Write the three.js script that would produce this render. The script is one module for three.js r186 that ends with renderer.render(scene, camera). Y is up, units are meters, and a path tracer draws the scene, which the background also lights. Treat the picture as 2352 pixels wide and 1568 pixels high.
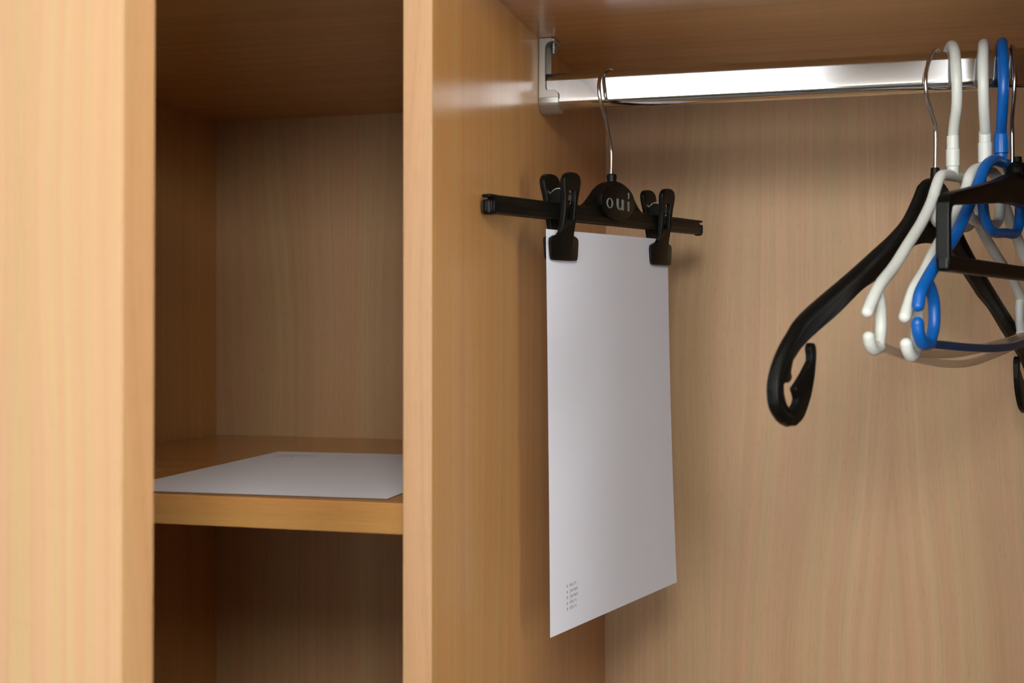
import * as THREE from 'three';
import { RoundedBoxGeometry } from 'three/addons/geometries/RoundedBoxGeometry.js';
import { mergeGeometries, toCreasedNormals } from 'three/addons/utils/BufferGeometryUtils.js';
import { RectAreaLightUniformsLib } from 'three/addons/lights/RectAreaLightUniformsLib.js';

// ---------------------------------------------------------------- camera, daylight, exposure
const EYE = 1.62;                                   // lens height above the floor; the wardrobe's back is z = 0, the partition's right face x = 0
const scene = new THREE.Scene();
const camera = new THREE.PerspectiveCamera(2 * Math.atan(784 / 2835.6) * 180 / Math.PI, 1.5, 0.05, 30);
camera.position.set(0.2369, EYE, 1.245);
camera.rotation.set(-0.00609, 0.26376, 0.00131, 'YXZ');
camera.focus = 1.0;
camera.userData.fStop = 9;

const renderer = new THREE.WebGLRenderer({ antialias: true });
renderer.toneMapping = THREE.LinearToneMapping;
renderer.toneMappingExposure = 0.93;
renderer.shadowMap.enabled = true;
RectAreaLightUniformsLib.init();

scene.background = new THREE.Color(0.86, 0.93, 1.0).multiplyScalar(8);   // overcast sky, seen only through the windows
const FRONT = 3.0, REVEAL = 0.2;                    // the wall behind the lens, with a broad overcast window and a small one beside it
const OPENINGS = [{ x0: -1.5, x1: 0.2, y0: 0.9, y1: 2.47, glow: 3.3 }, { x0: 0.48, x1: 1.06, y0: 1.05, y1: 1.7, glow: 3.6 }];
const SIDE_FILL = { z0: 1.75, z1: 2.75, y0: 1.0, y1: 2.3, x: 2.3, glow: 5 };           // added window in the right-hand wall, fill light for partition and paper
for (const o of OPENINGS) {
  const day = new THREE.RectAreaLight(new THREE.Color(1.0, 0.985, 0.955), o.glow, o.x1 - o.x0 - 0.02, o.y1 - o.y0 - 0.02);
  day.position.set((o.x0 + o.x1) / 2, (o.y0 + o.y1) / 2, FRONT - 0.01); day.name = 'opening_light'; scene.add(day);
}

{
  const day = new THREE.RectAreaLight(new THREE.Color(1.0, 0.985, 0.955), SIDE_FILL.glow, SIDE_FILL.z1 - SIDE_FILL.z0 - 0.02, SIDE_FILL.y1 - SIDE_FILL.y0 - 0.02);
  day.position.set(SIDE_FILL.x - 0.01, (SIDE_FILL.y0 + SIDE_FILL.y1) / 2, (SIDE_FILL.z0 + SIDE_FILL.z1) / 2); day.rotation.y = Math.PI / 2; day.name = 'opening_light'; scene.add(day);  // fill from the added side window
}

// globe lamp added behind the lens to light the wardrobe, not a known fixture
const ADDED_LAMP = { x: 0.30, y: EYE + 0.355, z: 1.5, r: 0.125 };
const bulb = new THREE.PointLight(new THREE.Color(1.0, 0.985, 0.955), 2.35);
bulb.position.set(ADDED_LAMP.x, ADDED_LAMP.y, ADDED_LAMP.z); bulb.shadow.radius = 6.1; bulb.name = 'added_lamp_light'; scene.add(bulb);
for (const l of scene.children) if (l.isPointLight) { l.castShadow = true; l.shadow.mapSize.set(1024, 1024); l.shadow.bias = -0.0004; }

// ---------------------------------------------------------------- helpers
const mm = 0.001, V3 = (x, y, z) => new THREE.Vector3(x, y, z);
const used = new Map();
function numbered(name) {
  const n = used.get(name) ?? 0; used.set(name, n + 1);
  return n ? `${name}_${String(n).padStart(3, '0')}` : name;
}
function rng(seed) { let s = seed >>> 0; return () => { s = (s + 0x6d2b79f5) | 0; let t = Math.imul(s ^ (s >>> 15), 1 | s); t = (t + Math.imul(t ^ (t >>> 7), 61 | t)) ^ t; return ((t ^ (t >>> 14)) >>> 0) / 4294967296; }; }
function noise2(seed) {                             // value noise, smooth, 256-periodic lattice
  const r = rng(seed), tab = Float32Array.from({ length: 65536 }, () => r() * 2 - 1);
  return (x, y) => {
    const xi = Math.floor(x), yi = Math.floor(y), fx = x - xi, fy = y - yi, u = fx * fx * (3 - 2 * fx), v = fy * fy * (3 - 2 * fy);
    const g = (a, b) => tab[((b & 255) << 8) | (a & 255)];
    return (g(xi, yi) * (1 - u) + g(xi + 1, yi) * u) * (1 - v) + (g(xi, yi + 1) * (1 - u) + g(xi + 1, yi + 1) * u) * v;
  };
}
function mesh(name, geometry, material, parent) {
  const m = new THREE.Mesh(geometry, material);
  m.name = parent === scene ? numbered(name) : name;
  m.castShadow = m.receiveShadow = true;
  parent.add(m); return m;
}
function partNames(group) {                          // parts of one thing that share a kind get numbers
  const seen = new Map();
  for (const c of group.children) { const n = seen.get(c.name) ?? 0; seen.set(c.name, n + 1); if (n) c.name = `${c.name}_${String(n).padStart(3, '0')}`; partNames(c); }
}
function thing(name, label, category, [x, y, z] = [0, 0, 0], turn = 0, lean = 0) {
  const g = new THREE.Group(); g.name = numbered(name);
  g.position.set(x, y, z); g.rotation.set(0, turn, lean, 'XYZ');
  g.userData = { label, category }; scene.add(g); return g;
}
function struct(name, geometry, material, parent = scene) { const m = mesh(name, geometry, material, parent); if (parent === scene) m.userData.kind = 'structure'; return m; }
const clean = (g) => { const o = g.index ? g.toNonIndexed() : g; for (const k of Object.keys(o.attributes)) if (!['position', 'normal', 'uv'].includes(k)) o.deleteAttribute(k); return o; };
const join = (list) => mergeGeometries(list.map(clean));
const box = (w, h, d, x, y, z, r = 0.0006) => new RoundedBoxGeometry(w, h, d, 2, Math.min(r, w / 2.01, h / 2.01, d / 2.01)).translate(x, y, z);
function tube(pts, r, seg = 64, caps = true, radial = 14, tension = 0.5) {
  const c = new THREE.CatmullRomCurve3(pts, false, 'centripetal', tension), list = [new THREE.TubeGeometry(c, seg, r, radial, false)];
  if (caps) for (const p of [pts[0], pts[pts.length - 1]]) list.push(new THREE.SphereGeometry(r, radial, 10).translate(p.x, p.y, p.z));
  return join(list);
}
function plate(pts, depth, bevel, holes = [], curve = 8) {   // outline in mm (x, y), centred on z = 0
  const s = new THREE.Shape(pts.map(([x, y]) => new THREE.Vector2(x * mm, y * mm)));
  for (const h of holes) s.holes.push(new THREE.Path(h.map(([x, y]) => new THREE.Vector2(x * mm, y * mm))));
  const g = new THREE.ExtrudeGeometry(s, { depth: depth - 2 * bevel, bevelEnabled: bevel > 0, bevelThickness: bevel, bevelSize: bevel, bevelOffset: -bevel, bevelSegments: 3, curveSegments: curve });
  return g.translate(0, 0, -(depth - 2 * bevel) / 2);
}
const smooth = (g, a = 0.7) => toCreasedNormals(clean(g), a);
function spline(pts, n) { return new THREE.SplineCurve(pts.map(([x, y]) => new THREE.Vector2(x, y))).getPoints(n).map((p) => [p.x, p.y]); }

// ---------------------------------------------------------------- materials
// Printed beech: a sheet of grain, u across the grain (0.42 m), v along it (1.1 m).
const GW = 0.42, GH = 1.1;
function beech(seed, tan, pink, dark, contrast) {
  const W = 1024, H = 1024, data = new Uint8Array(W * H * 4), n = noise2(seed), m = noise2(seed + 7), f = noise2(seed + 13);
  const C = [tan, pink, dark].map((h) => { const c = new THREE.Color(h); return [c.r, c.g, c.b]; });
  const toS = (x) => 255 * (x <= 0.0031308 ? 12.92 * x : 1.055 * Math.pow(x, 1 / 2.4) - 0.055);
  for (let y = 0; y < H; y++) for (let x = 0; x < W; x++) {
    const wx = x + 30 * n(x * 0.004, y * 0.0035) + 5 * n(x * 0.02 + 40, y * 0.009);
    const band = 0.30 * m(wx * 0.018, y * 0.0008) + 0.36 * m(wx * 0.06 + 9, y * 0.0012) + 0.34 * m(wx * 0.17 + 31, y * 0.0025);
    const fine = 0.6 * m(wx * 0.4, y * 0.005 + 60) + 0.4 * f(wx * 0.85, y * 0.03);
    const hue = THREE.MathUtils.clamp(0.5 + 0.9 * n(wx * 0.06 + 80, y * 0.0014), 0, 1);
    const fk = f(wx * 0.7 + 17, y * 0.14 + 5), fleck = fk > 0.3 ? (fk - 0.3) * 0.75 : 0;
    const k = THREE.MathUtils.clamp(contrast * (0.36 - 0.55 * band - 0.24 * fine) + 0.8 * contrast * fleck, 0, 1), i = (y * W + x) * 4;
    for (let c = 0; c < 3; c++) { const base = C[0][c] * (1 - hue) + C[1][c] * hue; data[i + c] = toS(base * (1 - k) + C[2][c] * k); }
    data[i + 3] = 255;
  }
  const t = new THREE.DataTexture(data, W, H); t.colorSpace = THREE.SRGBColorSpace; t.wrapS = t.wrapT = THREE.MirroredRepeatWrapping;
  t.magFilter = THREE.LinearFilter; t.minFilter = THREE.LinearMipmapLinearFilter; t.generateMipmaps = true; t.needsUpdate = true; return t;
}
const std = (o) => new THREE.MeshStandardMaterial(o), phy = (o) => new THREE.MeshPhysicalMaterial(o);
const M = {
  carcass: phy({ name: 'beech_laminate', ior: 1.62, map: beech(11, '#c19154', '#c38b53', '#96672f', 0.46), roughness: 0.21 }),
  door: std({ name: 'beech_door', map: beech(29, '#b4966c', '#b8916e', '#9a774c', 0.42), roughness: 0.4 }),  // same laminate as the carcass, greyed to imitate strong light
  band: std({ name: 'beech_edge_dimmed', map: beech(83, '#a38055', '#a67c53', '#7f5c34', 0.5), roughness: 0.45 }),  // darker than the laminate so strongly lit edges read dimmer
  back: std({ name: 'beech_back_board', map: beech(52, '#b3946b', '#b58e6a', '#8c6a42', 0.5), roughness: 0.6 }),
  chrome: std({ name: 'chromed_steel', color: 0xd9dadb, metalness: 1, roughness: 0.07 }),
  nickel: std({ name: 'nickel_casting', color: 0xa5a198, metalness: 0.75, roughness: 0.42 }),
  zinc: std({ name: 'zinc_screw', color: 0xa9b0b4, metalness: 1, roughness: 0.3 }),
  wire: std({ name: 'hook_wire', color: 0xd0d2d4, metalness: 1, roughness: 0.2 }),
  black: phy({ name: 'black_plastic', color: 0x060705, roughness: 0.42, specularIntensity: 0.45 }),
  letters: std({ name: 'pale_lettering', color: 0x767c74, roughness: 0.6 }),
  pad: std({ name: 'grey_rubber', color: 0xa9b4b0, roughness: 0.7 }),
  white: std({ name: 'white_plastic', color: 0xc6c8c0, roughness: 0.42 }),
  shadedBlue: phy({ name: 'shaded_blue_plastic', color: 0x0a4a7c, roughness: 0.32, transmission: 0.55, thickness: 0, ior: 1.4 }),  // same blue plastic, with the shade on the bar put into its colour
  clear: phy({ name: 'milky_plastic', color: 0xe6e0d6, roughness: 0.3, transmission: 0.85, thickness: 0, ior: 1.35 }),
  blue: std({ name: 'blue_plastic', color: 0x03539e, roughness: 0.36 }),
  plaster: std({ name: 'wall_plaster', color: 0x8a8477, roughness: 0.95 }),
  ceiling: std({ name: 'white_ceiling', color: 0xe4e1da, roughness: 0.95 }),
  floor: std({ name: 'oak_floor', color: 0x2f241a, roughness: 0.5 }),
  frame: std({ name: 'window_white', color: 0xe8e8e4, roughness: 0.5 }),
  globe: std({ name: 'added_lamp_glass', color: 0xf4f0e6, roughness: 0.3, emissive: 0xfff6e8, emissiveIntensity: 6 }),
  glass: phy({ name: 'window_glass', color: 0xffffff, roughness: 0.02, transmission: 1, thickness: 0, ior: 1.5 }),
};
// Grain coordinates in metres from the faces of a board; `grain` is the axis along which the fibres run.
let boardSeed = 3;
function grained(geometry, grain, off) {
  const g = clean(geometry), p = g.attributes.position, uv = new Float32Array(p.count * 2), r = rng(boardSeed++ * 977), ou = off?.[0] ?? r() * 3, ov = off?.[1] ?? r() * 3;
  const a = V3(), b = V3(), c = V3();
  for (let t = 0; t < p.count; t += 3) {
    a.fromBufferAttribute(p, t); b.fromBufferAttribute(p, t + 1); c.fromBufferAttribute(p, t + 2);
    const n = b.clone().sub(a).cross(c.clone().sub(a)), ax = [Math.abs(n.x), Math.abs(n.y), Math.abs(n.z)], face = ax.indexOf(Math.max(...ax));
    const axes = [0, 1, 2].filter((k) => k !== face), g0 = 'xyz'.indexOf(grain), along = axes.includes(g0) ? g0 : axes[1], across = axes.find((k) => k !== along);
    [a, b, c].forEach((q, k) => { uv[(t + k) * 2] = q.getComponent(across) / GW + ou + face * 0.37; uv[(t + k) * 2 + 1] = q.getComponent(along) / GH + ov; });
  }
  g.setAttribute('uv', new THREE.BufferAttribute(uv, 2)); return g;
}
const board = (w, h, d, x, y, z, grain, r = 0.0008, off) => grained(box(w, h, d, x, y, z, r), grain, off);
const span = (x0, x1, y0, y1, z0, z1, grain, r, off) => board(x1 - x0, y1 - y0, z1 - z0, (x0 + x1) / 2, (y0 + y1) / 2, (z0 + z1) / 2, grain, r, off);

// ---------------------------------------------------------------- the room
const R = { x0: -1.9, x1: 2.3, z0: -0.03, z1: FRONT, h: 2.6 };
const slab = (x0, x1, y0, y1, z0, z1) => new THREE.BoxGeometry(x1 - x0, y1 - y0, z1 - z0).translate((x0 + x1) / 2, (y0 + y1) / 2, (z0 + z1) / 2);
struct('floor', slab(R.x0 - 0.2, R.x1 + 0.2, -0.15, 0, R.z0 - 0.2, R.z1 + REVEAL), M.floor);
struct('ceiling', slab(R.x0 - 0.2, R.x1 + 0.2, R.h, R.h + 0.15, R.z0 - 0.2, R.z1 + REVEAL), M.ceiling);
struct('wall_back', slab(R.x0 - 0.2, R.x1 + 0.2, 0, R.h, R.z0 - 0.2, R.z0), M.plaster);
struct('wall_left', slab(R.x0 - 0.2, R.x0, 0, R.h, R.z0, R.z1), M.plaster);
struct('wall_right', join([slab(R.x1, R.x1 + 0.2, 0, R.h, R.z0, SIDE_FILL.z0), slab(R.x1, R.x1 + 0.2, 0, R.h, SIDE_FILL.z1, R.z1), slab(R.x1, R.x1 + 0.2, 0, SIDE_FILL.y0, SIDE_FILL.z0, SIDE_FILL.z1), slab(R.x1, R.x1 + 0.2, SIDE_FILL.y1, R.h, SIDE_FILL.z0, SIDE_FILL.z1)]), M.plaster);
{
  const w = new THREE.Shape([[R.x0 - 0.2, 0], [R.x1 + 0.2, 0], [R.x1 + 0.2, R.h], [R.x0 - 0.2, R.h]].map((p) => new THREE.Vector2(...p)));
  for (const o of OPENINGS) w.holes.push(new THREE.Path([[o.x0, o.y0], [o.x0, o.y1], [o.x1, o.y1], [o.x1, o.y0]].map((p) => new THREE.Vector2(...p))));
  struct('wall_front', new THREE.ExtrudeGeometry(w, { depth: REVEAL, bevelEnabled: false }).translate(0, 0, R.z1), M.plaster);
}
OPENINGS.forEach((o, i) => {
  const f = 0.06, z0 = R.z1 + 0.05, z1 = R.z1 + 0.11, cuts = [(o.x0 + o.x1) / 2];
  const bars = [[o.x0, o.x0 + f, o.y0, o.y1], [o.x1 - f, o.x1, o.y0, o.y1], [o.x0 + f, o.x1 - f, o.y0, o.y0 + f], [o.x0 + f, o.x1 - f, o.y1 - f, o.y1], ...cuts.map((c) => [c - f / 2, c + f / 2, o.y0 + f, o.y1 - f])];
  const w = struct(`window_${i + 1}`, join(bars.map((q) => slab(...q, z0, z1))), M.frame), xs = [o.x0 + f, ...cuts.flatMap((c) => [c - f / 2, c + f / 2]), o.x1 - f];
  for (let k = 0; k < xs.length; k += 2) struct('pane', slab(xs[k], xs[k + 1], o.y0 + f, o.y1 - f, z0 + 0.025, z0 + 0.03), M.glass, w);
  partNames(w);
});

{ // added globe lamp, out of view
  const g = thing('added_lamp', 'added unseen white globe lamp on a ceiling cord, put in to light the wardrobe', 'lamp', [ADDED_LAMP.x, ADDED_LAMP.y, ADDED_LAMP.z]);
  mesh('globe', new THREE.SphereGeometry(ADDED_LAMP.r, 40, 24), M.globe, g);
  mesh('cap', new THREE.CylinderGeometry(0.022, 0.03, 0.035, 24).translate(0, ADDED_LAMP.r + 0.012, 0), M.frame, g);
  mesh('cord', new THREE.CylinderGeometry(0.003, 0.003, R.h - ADDED_LAMP.y - ADDED_LAMP.r - 0.03, 10).translate(0, (R.h - ADDED_LAMP.y + ADDED_LAMP.r + 0.03) / 2, 0), M.frame, g);
  mesh('ceiling_rose', new THREE.CylinderGeometry(0.045, 0.05, 0.025, 28).translate(0, R.h - ADDED_LAMP.y - 0.0125, 0), M.frame, g);
}

{
  const o = SIDE_FILL, f = 0.06, a = R.x1 + 0.05, b = R.x1 + 0.11;
  const w = struct('window_3', join([slab(a, b, o.y0, o.y1, o.z0, o.z0 + f), slab(a, b, o.y0, o.y1, o.z1 - f, o.z1), slab(a, b, o.y0, o.y0 + f, o.z0 + f, o.z1 - f), slab(a, b, o.y1 - f, o.y1, o.z0 + f, o.z1 - f)]), M.frame);  // added window, put in for light from the right
  struct('pane', slab(a + 0.025, a + 0.03, o.y0 + f, o.y1 - f, o.z0 + f, o.z1 - f), M.glass, w);
}

// ---------------------------------------------------------------- the wardrobe
const D = 0.55, PT = 0.0183, XL = -0.4412, XR = 0.9, T = 0.018, TOP = EYE + 0.2358, BOT = 0.08;
const wardrobe = thing('wardrobe', 'beech laminate wardrobe with its left door ajar, open shelves and a chrome rail', 'wardrobe', [0, 0, 0]);
mesh('back_panel', span(XL - T, XR + T, BOT, TOP + T, -0.005, 0, 'y', 0.0004), M.back, wardrobe).userData.label = 'paler grained back board';
{
  const p = mesh('partition', span(-PT, 0, BOT, TOP, 0, D - 0.0008, 'y', 0.0003), M.carcass, wardrobe);
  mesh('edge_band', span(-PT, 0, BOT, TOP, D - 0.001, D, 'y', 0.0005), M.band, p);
}
mesh('side_panel', span(XL - T, XL, BOT, TOP + T, 0, D, 'y'), M.carcass, wardrobe);
mesh('side_panel', span(XR, XR + T, BOT, TOP + T, 0, D, 'y'), M.carcass, wardrobe);
mesh('top_panel', span(XL, XR, TOP, TOP + T, 0, D, 'x'), M.carcass, wardrobe);
mesh('bottom_panel', span(XL, XR, BOT - T, BOT, 0, D, 'x'), M.carcass, wardrobe);
mesh('plinth', span(XL, XR, 0, BOT - T, D - 0.05, D - 0.032, 'x'), M.carcass, wardrobe);
const SH = EYE - 0.1127, ST = 0.0212, SZ = 0.472;
for (const y of [SH, SH - 0.42, SH - 0.84, SH - 1.2]) mesh('shelf', span(XL + 0.0004, -PT - 0.0004, y - ST, y, 0.0004, SZ, 'x', 0.0012), M.carcass, wardrobe);
{ // left door, hung on the left side and standing 26 degrees ajar; it sags a little on its hinges
  const W = 0.43, t = 0.016, ph = 26.25 * Math.PI / 180, h = TOP + T - BOT, y = (TOP + T + BOT) / 2 - EYE;
  const hang = (g) => g.rotateZ(-0.007).rotateY(-ph).translate(XL - T + 0.0002, EYE, 0.570);
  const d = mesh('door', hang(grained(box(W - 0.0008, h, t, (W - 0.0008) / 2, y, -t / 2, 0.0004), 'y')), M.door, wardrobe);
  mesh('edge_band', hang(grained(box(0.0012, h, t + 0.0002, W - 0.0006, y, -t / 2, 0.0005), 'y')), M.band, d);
}
mesh('door', span(0.347, XR + T - 0.001, BOT, TOP + T, D + 0.002, D + T + 0.002, 'y', 0.0016), M.door, wardrobe);  // unseen closed door, its edge drawn inward to shade the back board
// oval rail and the two cast cups that carry it
const RY = EYE + 0.1945, RZ = 0.2765;
{
  // oval section with exact normals: two flats joined by half rounds, outside and inside
  const ring = (hw, k, sign) => { const o = []; for (let q = 0; q < 2; q++) for (let i = 0; i <= 24; i++) { const a = q * Math.PI + Math.PI * i / 24, n = [Math.cos(a), Math.sin(a)]; o.push([hw * n[0], hw * n[1] + (q ? -k : k), sign * n[0], sign * n[1]]); } return o; };
  const pos = [], nor = [], uv = [], x0 = 0.003, x1 = XR - 0.003;
  for (const [rg, flip] of [[ring(0.0075, 0.0073, 1), 0], [ring(0.0065, 0.0073, -1), 1]]) rg.forEach((a, i) => {
    const b = rg[(i + 1) % rg.length], q = [[x0, a, 0], [x1, a, 1], [x1, b, 1], [x0, a, 0], [x1, b, 1], [x0, b, 0]]; if (flip) q.reverse();
    for (const [x, p, u] of q) { pos.push(x, RY + p[1], RZ + p[0]); nor.push(0, p[3], p[2]); uv.push(u, i / rg.length); }
  });
  const gx = new THREE.BufferGeometry(); gx.setAttribute('position', new THREE.Float32BufferAttribute(pos, 3)); gx.setAttribute('normal', new THREE.Float32BufferAttribute(nor, 3)); gx.setAttribute('uv', new THREE.Float32BufferAttribute(uv, 2));
  mesh('clothes_rail', gx, M.chrome, wardrobe).userData.label = 'oval chrome clothes rail';
}
function bracket(x, side) {
  // back plate on the panel, two flank walls that widen from strap to cup, a half-round cup floor, and a tab under the top panel
  const top = TOP - RY - 0.0002, hw = 0.0116, k = 0.0064, wall = 0.0025, deep = 0.0158, list = [];
  const plateShape = new THREE.Shape(), q = hw - 0.0006; plateShape.moveTo(q, -k); plateShape.lineTo(q, top - 0.0003); plateShape.lineTo(-q, top - 0.0003); plateShape.lineTo(-q, -k); plateShape.absarc(0, -k, q, Math.PI, 2 * Math.PI, false);
  list.push(new THREE.ExtrudeGeometry(plateShape, { depth: 0.0016, bevelEnabled: false, curveSegments: 18 }));
  const flank = new THREE.Shape(), c0 = -0.0004;
  flank.moveTo(0.0002, -k); flank.lineTo(deep, -k); flank.lineTo(deep, c0 - 0.0046); flank.quadraticCurveTo(deep, c0, deep - 0.0046, c0); flank.lineTo(0.0082, c0); flank.quadraticCurveTo(0.0052, c0, 0.0052, c0 + 0.0034);
  flank.lineTo(0.0052, top - 0.0075); flank.quadraticCurveTo(0.0056, top - 0.0034, 0.0105, top - 0.003); flank.lineTo(0.0105, top); flank.lineTo(0.0002, top);
  const flankGeo = new THREE.ExtrudeGeometry(flank, { depth: wall - 0.0006, bevelEnabled: true, bevelThickness: 0.0003, bevelSize: 0.0003, bevelOffset: -0.0003, bevelSegments: 2, curveSegments: 10 }).rotateY(-Math.PI / 2);
  for (const s of [-1, 1]) list.push(flankGeo.clone().translate(s > 0 ? hw - 0.0003 : -hw + wall - 0.0003, 0, 0));
  const cup = new THREE.Shape(); cup.moveTo(hw, -k + 0.0001); cup.absarc(0, -k, hw, 0, -Math.PI, true); cup.lineTo(-0.0080, -k + 0.0001); cup.absarc(0, -k, 0.0080, Math.PI, 2 * Math.PI, false);
  list.push(new THREE.ExtrudeGeometry(cup, { depth: deep - 0.0008, bevelEnabled: true, bevelThickness: 0.0004, bevelSize: 0.0003, bevelOffset: -0.0003, bevelSegments: 2, curveSegments: 20 }).translate(0, 0, 0.0004));
  list.push(new RoundedBoxGeometry(2 * hw - 0.0012, 0.0026, 0.0128, 2, 0.0009).translate(0, top - 0.0015, 0.0066));
  const all = join([list[0], list[1], list[2], toCreasedNormals(clean(list[3]), 0.6), list[4]]).rotateY(side * Math.PI / 2).translate(x, RY, RZ);
  const b = mesh('rail_bracket', all, M.nickel, wardrobe);
  const sc = []; const sx = x + side * 0.0095, st = TOP - 0.0028;
  sc.push(new THREE.CylinderGeometry(0.0021, 0.0021, 0.0078, 14).translate(sx, st - 0.0038, RZ));
  for (let i = 0; i < 6; i++) sc.push(new THREE.TorusGeometry(0.00215, 0.0004, 6, 16).rotateX(Math.PI / 2 + 0.07).translate(sx, st - 0.001 - i * 0.0011, RZ));
  mesh('screw', join(sc), M.zinc, b);
}
bracket(0.0002, 1); bracket(XR - 0.0002, -1);
partNames(wardrobe);

// ---------------------------------------------------------------- hangers
const toLocal = (g, pts) => { g.updateMatrixWorld(true); return pts.map(([x, y, z]) => g.worldToLocal(V3(x * mm, EYE + y * mm, z * mm))); };
const P3 = (pts, z = 0) => pts.map(([s, y]) => V3(s * mm, y * mm, z * mm));
function hookPart(g, pts, r, material) { return mesh('hook', tube(toLocal(g, pts), r, 96, true, 16), material, g); }

// the clip hanger: x along the bar, z towards the lens side
const CLIP = [0.0572, EYE + 0.1242, RZ, 73.2 * Math.PI / 180, 0.0282];
{
  const g = thing('clip_hanger', 'black plastic trouser hanger with two clips, a metal hook and the word oui', 'hanger', CLIP.slice(0, 3), CLIP[3], CLIP[4]);
  hookPart(g, [[56.8, 124, 276.5], [56.8, 146, 276.5], [54.5, 168.3, 288.5], [52.3, 179.2, 295], [51.2, 187.9, 297.5], [50.7, 195.4, 296], [51, 202.2, 290.5], [52.9, 209.2, 282.5], [55.6, 211.4, 275.5], [57.5, 208.6, 267], [58.5, 201, 263]], 0.0015, M.wire).userData.label = 'steel wire hook';
  // bar: flanged section swept along x
  const sec = new THREE.Shape([[-3.9, 0.8], [-3.9, -0.6], [-3.4, -1.0], [-3.4, -6.0], [-4.0, -6.3], [-4.0, -10.6], [-3.2, -11.6], [3.2, -11.6], [4.0, -10.6], [4.0, -6.3], [3.4, -6.0], [3.4, -1.0], [3.9, -0.6], [3.9, 0.8]].map(([a, b]) => new THREE.Vector2(a * mm, b * mm)));
  const bar = [new THREE.ExtrudeGeometry(sec, { depth: 0.343, bevelEnabled: false }).rotateY(Math.PI / 2).translate(-0.1765, -0.0265, 0)];
  bar.push(box(0.0085, 0.0022, 0.0070, -0.1795, -0.0264, 0, 0.0009), box(0.0085, 0.0022, 0.0070, 0.1695, -0.0264, 0, 0.0009));
  mesh('bar', smooth(join(bar), 0.5), M.black, g);
  for (const s of [-180.2, 171]) {
    const st = [box(0.0085, 0.0104, 0.0066, s * mm, -0.0340, 0, 0.0022)];
    for (const q of [-1.8, 1.4]) st.push(new THREE.CapsuleGeometry(0.0007, 0.006, 4, 8).translate((s + q) * mm, -0.0333, 0.0033));
    st.push(...[-2.4, 0.4].map((q) => new THREE.CapsuleGeometry(0.0008, 0.006, 4, 8).translate((s < 0 ? s - 4.2 : s + 4.2) * mm, -0.0333, q * mm)));
    mesh('end_stop', join(st), M.black, g);
  }
  const dome = [[-62, -27.5], ...spline([[-52, -26], [-43, -22.5], [-34, -16.5], [-26, -10.5], [-16, -5.8], [-5, -3.4], [3, -2.9], [11, -3.6], [22, -6.6], [31, -12.5], [38, -19], [46, -24], [56, -26.4]], 40), [66, -27.5], [66, -29.5], [-62, -29.5]];
  mesh('crown', smooth(plate(dome, 7.4 * mm, 1.2 * mm), 0.6), M.black, g);
  mesh('collar', smooth(new THREE.LatheGeometry([[0, 3], [2.6, 3], [3.6, 2.5], [4.1, 1.4], [4.1, 0], [3.7, -1.6], [3.9, -4.2], [0, -4.2]].map(([a, b]) => new THREE.Vector2(a * mm, b * mm)), 24), 0.7), M.black, g);
  const disc = new THREE.Shape(); disc.absellipse(-2.5 * mm, -19.4 * mm, 29 * mm, 14.6 * mm, 0, 2 * Math.PI, false);
  const badge = mesh('badge', smooth(new THREE.ExtrudeGeometry(disc, { depth: 0.0032, bevelEnabled: true, bevelThickness: 0.0008, bevelSize: 0.0008, bevelOffset: -0.0008, bevelSegments: 3, curveSegments: 48 }).translate(0, 0, 0.0034), 0.6), M.black, g);
  { // o u i
    const L = []; const ex = (s) => new THREE.ExtrudeGeometry(s, { depth: 0.0005, bevelEnabled: false, curveSegments: 20 }).translate(0, 0, 0.0073);
    const o = new THREE.Shape(); o.absellipse(-18.2 * mm, -21.6 * mm, 5.3 * mm, 4.0 * mm, 0, 2 * Math.PI, false);
    const oh = new THREE.Path(); oh.absellipse(-18.2 * mm, -21.6 * mm, 3.4 * mm, 3.25 * mm, 0, 2 * Math.PI, true); o.holes.push(oh); L.push(ex(o));
    const poly = (pts) => ex(new THREE.Shape(pts.map(([x, y]) => new THREE.Vector2(x * mm, y * mm))));
    L.push(poly([[-6.2, -17.3], [-6.2, -23], ...spline([[-6, -23.2], [-4.6, -25.3], [-1.5, -26.1], [1.4, -25.4], [2.6, -24.2]], 12), [2.6, -26], [5.7, -26], [5.7, -17.6], [2.6, -17.6], [2.6, -22], ...spline([[2.5, -22.4], [1, -24.3], [-1, -24.9], [-2.7, -24.3], [-3.2, -22.8]], 12), [-3.2, -17.3]]));
    L.push(poly([[13.2, -18.5], [15.5, -18.5], [15.5, -26.2], [13.2, -26.2]]));
    L.push(poly([[13.6, -11.6], [15, -11.2], [16.2, -12.2], [16, -14], [14.4, -16.4], [13.6, -16.2], [14.6, -14], [13.2, -13.2]]));
    mesh('lettering', join(L), M.letters, badge).userData.label = 'raised pale letters reading oui';
  }
  const half = [[0, -3.2], [5.5, -3.6], [9.5, -5.2], [12, -8.2], [12.4, -11], [11.6, -15.5], [10.2, -20], [9.5, -26], [9.2, -34], [9.2, -43], [9.5, -47], [11.5, -48.9], [17, -50], [20.4, -51.6], [21, -54.6], [19.8, -64], [18.9, -66.6], [17, -67.6], [8, -67.8]];
  const lever = [...half, ...half.slice(1).reverse().map(([x, y]) => [-x, y])];
  const slotPts = [[-4.6, -16.2], [4.6, -16.2], [5.2, -22], [5.2, -37.4], [-5.2, -37.4], [-5.2, -22]].reverse();
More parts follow.
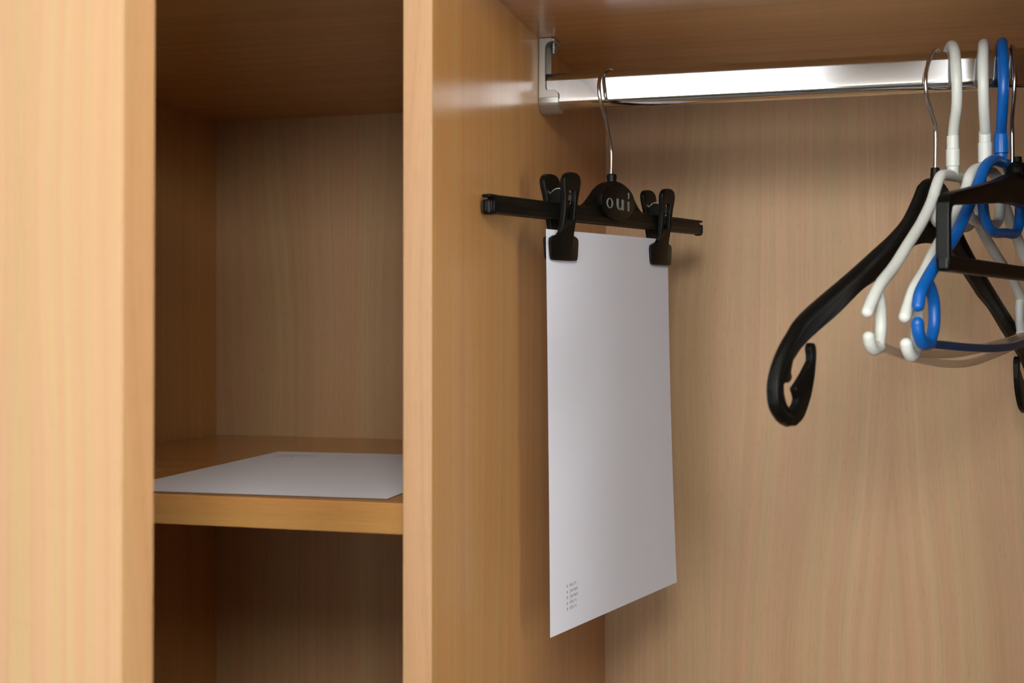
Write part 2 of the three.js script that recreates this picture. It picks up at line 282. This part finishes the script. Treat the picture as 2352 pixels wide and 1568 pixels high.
  function leverGeo(front) {
    let q = plate(lever.reverse ? [...lever].reverse() : lever, 4.4 * mm, 0.9 * mm, [slotPts]);
    q = clean(q); const p = q.attributes.position;
    for (let i = 0; i < p.count; i++) {              // splay outward to the thumb end, thin jaw at the foot
      const y = p.getY(i) / mm, t = THREE.MathUtils.clamp((y + 68) / 65, 0, 1), jaw = THREE.MathUtils.smoothstep(y, -54, -40);
      const n = 2.2 + (0.6 + 6.6 * Math.pow(t, 1.25)) * jaw + 0.7 * Math.sin(t * Math.PI) * jaw;
      p.setZ(i, p.getZ(i) * (0.55 + 0.45 * jaw) + n * mm);
    }
    q.computeVertexNormals(); if (!front) q.rotateY(Math.PI);
    return smooth(q, 0.6);
  }
  const F = leverGeo(true), B = leverGeo(false);
  for (const c of [-82.5, 85]) {
    for (const [geo, sgn] of [[F, 1], [B, -1]]) {
      const l = mesh('clip_lever', geo.clone().translate(c * mm, 0, 0), M.black, g);
      mesh('grip_pad', box(0.0345, 0.0125, 0.0007, c * mm, -0.0588, sgn * 0.00062, 0.0003), M.pad, l);
    }
    mesh('pivot', join([new THREE.CylinderGeometry(0.0058, 0.0058, 0.011, 24).rotateZ(Math.PI / 2).translate(c * mm, -0.0215, 0), box(0.011, 0.02, 0.005, c * mm, -0.034, -0.0062, 0.001)]), M.black, g);
    const arc = []; for (let i = 0; i <= 24; i++) { const a = -0.35 + (Math.PI + 0.7) * i / 24; arc.push([Math.cos(a) * 6.9, Math.sin(a) * 6.9]); }
    const band = new THREE.Shape([...arc, ...arc.map(([x, y]) => [x * 0.9, y * 0.9]).reverse()].map(([x, y]) => new THREE.Vector2(x * mm, y * mm)));
    mesh('spring', smooth(new THREE.ExtrudeGeometry(band, { depth: 0.008, bevelEnabled: false }).rotateY(Math.PI / 2).translate((c - 4) * mm, -0.0212, 0), 0.5), M.wire, g).userData.label = 'steel spring band';
  }
  partNames(g);
}

// ---------------------------------------------------------------- paper
function printed(w, h, draw) {
  const k = 2048 / (h * 1000), c = document.createElement('canvas'); c.width = Math.round(w * 1000 * k); c.height = 2048;
  const x = c.getContext('2d'); x.fillStyle = '#ecedf4'; x.fillRect(0, 0, c.width, c.height); x.scale(k, k); draw(x);
  const t = new THREE.CanvasTexture(c); t.colorSpace = THREE.SRGBColorSpace; t.anisotropy = 8; return t;
}
function sheet(w, h, nx, ny, bend) {                 // two faces and no visible edge: office paper, 0.1 mm
  const f = new THREE.PlaneGeometry(w, h, nx, ny), b = f.clone().rotateY(Math.PI);
  for (const [q, e] of [[f, 0.00006], [b, -0.00006]]) { const p = q.attributes.position; for (let i = 0; i < p.count; i++) { const v = bend(p.getX(i), p.getY(i)); p.setXYZ(i, v.x, v.y, v.z + e); } q.computeVertexNormals(); }
  const m = mergeGeometries([f, b], true); return m;
}
const paperLook = (map) => phy({ name: 'office_paper', color: map ? 0xffffff : 0xecedf4, map, roughness: 0.9, transmission: 0.3, thickness: 0, ior: 1.2, side: THREE.DoubleSide });
{
  const W = 0.209, H = 0.2985, g = thing('paper_sheet', 'white sheet of paper printed with five short lines, gripped by the clip hanger', 'paper', CLIP.slice(0, 3), CLIP[3], CLIP[4]);
  const tex = printed(W, H, (x) => { x.fillStyle = '#3b3a42'; x.font = '3.55px monospace'; x.textBaseline = 'alphabetic';
    ['a skirt', 'a jacket', 'a jacket', 'a shirt', 'a shirt'].forEach((s, i) => x.fillText(s, 23.6, 266.6 + i * 4.3)); });
  const geo = sheet(W, H, 24, 36, (x, y) => {
    const v = (H / 2 - y) / H, u = x / W + 0.5;       // v: 0 at the clips, 1 at the foot
    return V3(x + 0.0007 * v, y - 0.0451 - H / 2 - 0.0002, 0.0052 * v * v * u * u - 0.0012 * v * v * (1 - u) + 0.0012 * Math.sin(Math.PI * u) * v);
  });
  const s = mesh('sheet', geo, [paperLook(tex), paperLook(null)], g);
}
{
  const W = 0.21, H = 0.297, g = thing('paper_sheet', 'white sheet of paper lying flat on the shelf in the left compartment', 'paper', [-0.1735, SH + 0.0004, 0.313], 0.035, 0);
  const r = rng(5), tex = printed(W, H, (x) => { x.strokeStyle = '#5a5953'; x.lineWidth = 0.6;
    for (let l = 0; l < 5; l++) for (let k = 0; k < 16; k++) { if (l > 2 && k > 7) continue; const a = 16 + k * 2.3 + r() * 0.8, b = 30 + l * 4.2; x.beginPath(); x.moveTo(a, b); x.lineTo(a + 1.2 + r() * 0.8, b - 0.6 + r() * 1.2); x.lineTo(a + 0.6, b + 0.9); x.stroke(); } });
  const geo = sheet(W, H, 12, 12, (x, y) => V3(x, y, 0)).rotateX(-Math.PI / 2).translate(0, 0.0002, 0);
  mesh('sheet', geo, [paperLook(tex), paperLook(null)], g);
}

// ---------------------------------------------------------------- the bunch of hangers at the right
{ // broad black coat hanger
  const g = thing('coat_hanger', 'broad black plastic coat hanger with a wire hook, leftmost of the bunch on the rail', 'hanger', [0.3009, EYE + 0.1207, RZ], 66.8 * Math.PI / 180, -0.033);
  hookPart(g, [[301.1, 120, 276.5], [301.3, 147.3, 276.5], [300.7, 154.3, 278.5], [297.6, 162.1, 286.5], [293.7, 173.7, 296], [292.7, 184.4, 298], [293.8, 194.6, 294.5], [297.5, 206, 286.5], [301.1, 211.3, 278.5], [303.4, 211.3, 270.5], [304.2, 208, 264]], 0.0015, M.wire).userData.label = 'steel wire hook';
  const upper = [[-4.6, -5], [-16, -7.5], [-27, -13], [-37, -24.1], [-54.3, -39.8], [-79, -54.2], [-109, -68.3], [-152.8, -88.2], [-213.9, -115.2], [-231.9, -128], [-243.8, -138.7], [-252.1, -149.8], [-255.6, -159.4], [-253.5, -170.4], [-245, -178.6], [-236, -182.2], [-226, -182.6]];
  const prong = [[-223.1, -181.6], [-215.7, -177.7], [-207.8, -167.7], [-202.9, -156.4], [-200.2, -143.5], [-200.4, -136.5], [-202.6, -133.4], [-205.4, -133], [-207.4, -134.6], [-208, -137.2], [-206.8, -140.2], [-206.6, -143.7]];
  const slot = [[-206.6, -143.7], [-214.5, -151], [-222, -156.8], [-226.9, -160], [-227, -161.6], [-225, -164], [-223.7, -166.6], [-225, -169.3], [-228.5, -172.4], [-234.5, -172.2], [-238.9, -169], [-241.8, -164], [-242.6, -158.5], [-241.1, -157.3], [-236.6, -157.2], [-233, -155.4], [-232.2, -153.4], [-233.6, -151.2], [-233, -148.8], [-230.9, -144], [-222, -137.4], [-209.2, -130.7]];
  const under = [[-209.2, -130.7], [-196.8, -125.2], [-168.2, -113.1], [-132.5, -96], [-104.9, -86.6], [-93.3, -81.4], [-66, -69.6], [-49.5, -61.8], [-41.4, -58.6], [-25.6, -55.6], [-6.7, -53.6]];
  const arm = [...spline(upper, 80), ...spline(prong, 44), ...slot.slice(1, -1), ...spline(under, 40)].map(([x, y]) => [x * 1.028, y]), full = [...arm, ...arm.slice().reverse().map(([x, y]) => [-x, y])];
  const list = [smooth(plate(full.reverse(), 4.4 * mm, 0.6 * mm), 0.6)];
  for (const sgn of [-1, 1]) list.push(tube(spline(upper.slice(2, 16).map(([x, y], i) => [(x + [2.0, 2.0, 2.0, 2.0, 2.0, 2.0, 2.4, 3.0, 3.6, 4.0, 4.2, 4.0, 3.2, 2.0][i]) * 1.028 * sgn, y + [-2.8, -2.8, -2.8, -2.8, -2.8, -2.8, -2.6, -1.8, -1.0, -0.4, 0, 0.8, 2.2, 3.2][i]]), 50).map(([x, y]) => V3(x * mm, y * mm, 0)), 0.0041, 70, true, 12));
  mesh('body', join(list), M.black, g);
  mesh('neck', smooth(new THREE.CylinderGeometry(0.0031, 0.0036, 0.011, 18).translate(0, -0.0025, 0), 0.6), M.black, g);
}
function tubeHanger(name, label, at, lean, mats, d) {
  const g = thing(name, label, 'hanger', at, d.turn, lean); const y0 = (at[1] - EYE) / mm;
  const toY = (l) => { g.updateMatrixWorld(true); const c = Math.cos(-lean), s = Math.sin(-lean); return l.map(([a, b]) => [a * c - (b - y0) * s, a * s + (b - y0) * c]); };
  const r = 0.0040;
  hookPart(g, d.hook, 0.0038, mats.solid);
  mesh('collar', smooth(new THREE.LatheGeometry(d.collar.map(([a, b]) => new THREE.Vector2(a * mm, b * mm)), 24), 0.6), mats.solid, g);
  const arm = toY(d.near), far = toY(d.far);
  const near = (curve, pts, ends) => { const c = new THREE.SplineCurve(curve.map((p) => new THREE.Vector2(...p))).getPoints(200); return pts.map((p, i) => { if (!ends.includes(i) && !ends.includes(i - pts.length)) return p; let b = c[0]; for (const v of c) if (Math.hypot(v.x - p[0], v.y - p[1]) < Math.hypot(b.x - p[0], b.y - p[1])) b = v; return [b.x, b.y]; }); };
  const body = [...arm.slice().reverse(), ...toY(d.apex), ...far], tip = toY(d.tip), other = (l) => l.map(([a, b]) => [d.reach - a, b]), ring = near(tip, near(body, toY(d.ring), [0]), [-1]), ring2 = near(other(tip), near(body, other(toY(d.ring)), [0]), [-1]);
  mesh('shoulder', tube(P3([...arm.slice().reverse(), ...toY(d.apex), ...far]), r, 150), mats.solid, g);
  mesh('notch_ring', tube(P3(ring), r * 0.95, 40), mats.solid, g);
  mesh('notch_ring', tube(P3(ring2), r * 0.95, 40), mats.solid, g);
  mesh('bar_tip', tube(P3(toY(d.tip)), r, 30), mats.solid, g);
  mesh('bar_tip', tube(P3(toY(d.tip).map(([a, b]) => [d.reach - a, b])), r, 30), mats.solid, g);
  // flat springy bar
  const c = new THREE.CatmullRomCurve3(P3(toY(d.bar)), false, 'centripetal'), pts = c.getPoints(60), top = pts.map((p) => [p.x / mm, p.y / mm + 2.9]), bot = pts.map((p) => [p.x / mm, p.y / mm - 2.9]).reverse();
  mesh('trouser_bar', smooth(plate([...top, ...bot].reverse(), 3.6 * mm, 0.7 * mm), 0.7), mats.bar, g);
  mesh('tie_loop', tube(P3(near(body, toY(d.loop), [0, -1])), r * 0.92, 60), mats.solid, g);
  partNames(g); return g;
}
const SWING = 67 * Math.PI / 180, whites = { solid: M.white, bar: M.clear };
tubeHanger('tube_hanger', 'white plastic tube hanger hanging directly beside the broad black coat hanger', [0.3135, EYE + 0.1203, RZ], 0.03, whites, {
  turn: SWING, reach: 24,
  hook: [[313.3, 128, 276.5], [313.4, 145.4, 276.5], [313.8, 156, 284.5], [314.5, 165.8, 293.5], [314.2, 179.4, 298.5], [313.7, 194.3, 296.5], [313.3, 208, 287.5], [312.2, 213.9, 276.5], [310.9, 211.8, 266], [310.2, 203, 259.5], [310, 192, 257]],
  collar: [[0, 27], [4.3, 26.5], [4.3, 17], [4.9, 16.6], [4.9, 4.5], [4.3, 3.8], [4.2, -3], [0, -3]],
  near: [[-27.1, 114.3], [-37.0, 104.6], [-44.0, 95.8], [-63.4, 79.5], [-92.5, 60.5], [-117.7, 44.4], [-141.8, 31.6], [-155.6, 20.4], [-161.3, 14.5]],
  apex: [[-17.9, 116.3], [-0.0, 117.3], [25.0, 116.5]], far: [[39.2, 103.5], [60.9, 85.8], [84.9, 72.7], [113.3, 60.3], [150, 45], [170, 32], [180, 20], [184.5, 15]],
  ring: [[-146.8, 28.0], [-142.9, 24.4], [-140.1, 18.3], [-138.7, 9.2], [-139.5, 2.0], [-143.5, -5.6]],
  tip: [[-159.4, -1.8], [-157.7, -5.4], [-151.4, -9.6], [-141.5, -8.2]],
  bar: [[-145.8, -7.1], [-140.5, -7.7], [-103.2, -13.3], [-58.7, -18.2], [-9.9, -21.6], [43.3, -21.3], [101.1, -15.8], [166, -8]],
  loop: [[-45.0, 96.5], [-42.3, 88.5], [-36.0, 81.9], [-26.9, 79.8], [26.8, 81.0], [37.4, 83.1], [44.5, 87.5], [48.9, 94.4], [50.7, 98.4]],
});
tubeHanger('tube_hanger', 'white plastic tube hanger hanging between the other white hanger and the blue one', [0.3358, EYE + 0.1243, RZ], 0.025, whites, {
  turn: SWING, reach: 24,
  hook: [[335.8, 130, 276.5], [335.8, 146.1, 276.5], [335, 152.2, 282.5], [333.1, 165, 293.5], [332.1, 178.5, 298.5], [332.1, 193.9, 296.5], [333.1, 207.2, 288.5], [334.6, 213.9, 276.5], [336.5, 212.2, 266], [337.2, 204, 259.5], [337.4, 192, 257]],
  collar: [[0, 26], [4.3, 25.5], [4.3, 17], [4.9, 16.6], [4.9, 2.5], [4.3, 1.8], [4.2, -3], [0, -3]],
  near: [[-21.9, 119.2], [-35.8, 112.1], [-41.0, 104.6], [-62.6, 85.2], [-108.7, 53.7], [-124.1, 41.9], [-144.3, 28.8], [-153.8, 18.3], [-159.8, 11.3]],
  apex: [[-10.7, 120.7], [-0.0, 121.0], [24.7, 119.6]], far: [[38.8, 106.4], [51.2, 96.3], [63.6, 86.2], [83.1, 74.1], [98.8, 62.6], [140, 44], [166, 30], [177, 19], [182.5, 12]],
  ring: [[-145.6, 29.6], [-141.7, 25.5], [-139.1, 20.4], [-138.0, 12.2], [-138.6, 3.1], [-142.3, -6.6]],
  tip: [[-157.4, -6.1], [-155.2, -9.7], [-148.9, -13.7], [-141.0, -12.0]],
  bar: [[-144.6, -11.0], [-142.0, -11.8], [-79.8, -13.4], [-21.3, -11.0], [65.9, -4.4], [99.7, -1.0], [165, -8]],
  loop: [[-44.6, 99.6], [-41.0, 91.5], [-33.8, 84.4], [-24.9, 82.3], [23.0, 82.7], [30.9, 85.6], [34.8, 91.6], [36.2, 99.5], [38.8, 103.4]],
});
tubeHanger('tube_hanger', 'blue plastic tube hanger with blue hook, the only blue one', [0.3469, EYE + 0.1288, RZ], 0.02, { solid: M.blue, bar: M.shadedBlue }, {
  turn: SWING, reach: 24,
  hook: [[346.7, 132, 276.5], [346.7, 145.7, 276.5], [345.9, 158, 288.5], [345.7, 174.4, 298.5], [345.8, 188.9, 297.5], [346.2, 206.6, 288.5], [347.1, 213.9, 276.5], [347.2, 212.2, 266], [346.9, 204, 259.5], [346.7, 192, 257]],
  collar: [[0, 20], [4.4, 19.5], [5.2, 15], [5.2, 4.2], [4.2, 3.6], [4.1, -4], [0, -4]],
  near: [[-25.0, 124.2], [-39.3, 117.6], [-47.0, 110.6], [-75.3, 86.3], [-99.6, 66.9], [-139.7, 44.0], [-154.6, 34.4], [-166.1, 25.3], [-169.2, 18.2]],
  apex: [[-12.4, 126.2], [0.0, 126.4], [14.1, 125.7]], far: [[28.1, 117.5], [52.5, 97.3], [82.8, 79.1], [112.8, 62.0], [150, 46], [172, 35], [188, 25], [192, 18]],
  ring: [[-155.0, 33.7], [-148.1, 30.1], [-141.7, 22.4], [-139.7, 13.3], [-141.2, 4.1], [-147.2, -4.1]],
  tip: [[-170.1, 7.1], [-168.3, 0.8], [-161.3, -5.5], [-148.6, -5.9]],
  bar: [[-155.0, -5.7], [-147.2, -6.1], [-95.6, -8.2], [-57.0, -9.4], [-16.9, -10.0], [26.4, -9.0], [58.8, -6.4], [171, -6]],
  loop: [[-48.8, 110.8], [-44.9, 103.8], [-40.9, 89.1], [-36.9, 82.0], [-26.5, 75.3], [-14.1, 73.8], [11.2, 75.2], [33.6, 76.3], [42.9, 81.5], [46.4, 91.4], [48.2, 102.3]],
});
{ // black hanger with end straps and a low bar
  const g = thing('trouser_hanger', 'black plastic hanger with a low bar and upright end straps, beside the blue one', 'hanger', [0.3577, EYE + 0.1253, RZ], 67 * Math.PI / 180, 0);
  hookPart(g, [[354.6, 124, 276.5], [354.3, 148.9, 276.5], [353.5, 155.4, 281.5], [353, 170.8, 296], [353.3, 184.7, 298], [353.6, 197.6, 290.5], [353.8, 208.6, 283], [353.9, 211.4, 276], [354.4, 208.4, 267], [354.6, 199, 263]], 0.0015, M.wire).userData.label = 'steel wire hook';
  const out = [[0, -7.5], [-10, -7.8], [-24, -11], [-51, -17.5], [-100, -26.5], [-146, -34.4], [-154, -37.2], [-158.2, -42], [-159, -50], [-158.6, -74], [-157, -84], [-153, -84]], inn = [[-153.6, -74], [-154, -50], [-152, -45], [-148, -43.2], [-90.6, -37.4], [-31.8, -31.7], [0, -30.6]];
  const arm = [...out, ...inn], full = [...arm, ...arm.slice(0, -1).reverse().map(([x, y]) => [-x, y])].slice(0, -1);
  mesh('frame', smooth(plate(full.reverse(), 9.0 * mm, 1.2 * mm), 0.6), M.black, g);
  mesh('trouser_bar', box(0.3168, 0.0104, 0.0088, 0, -0.0802, 0, 0.0025), M.black, g);
  mesh('neck', smooth(new THREE.LatheGeometry([[0, 5], [3.2, 4.6], [3.4, 1], [5.2, -0.5], [7.5, -4], [8, -10], [0, -10]].map(([a, b]) => new THREE.Vector2(a * mm, b * mm)), 24), 0.7), M.black, g);
}

renderer.render(scene, camera);
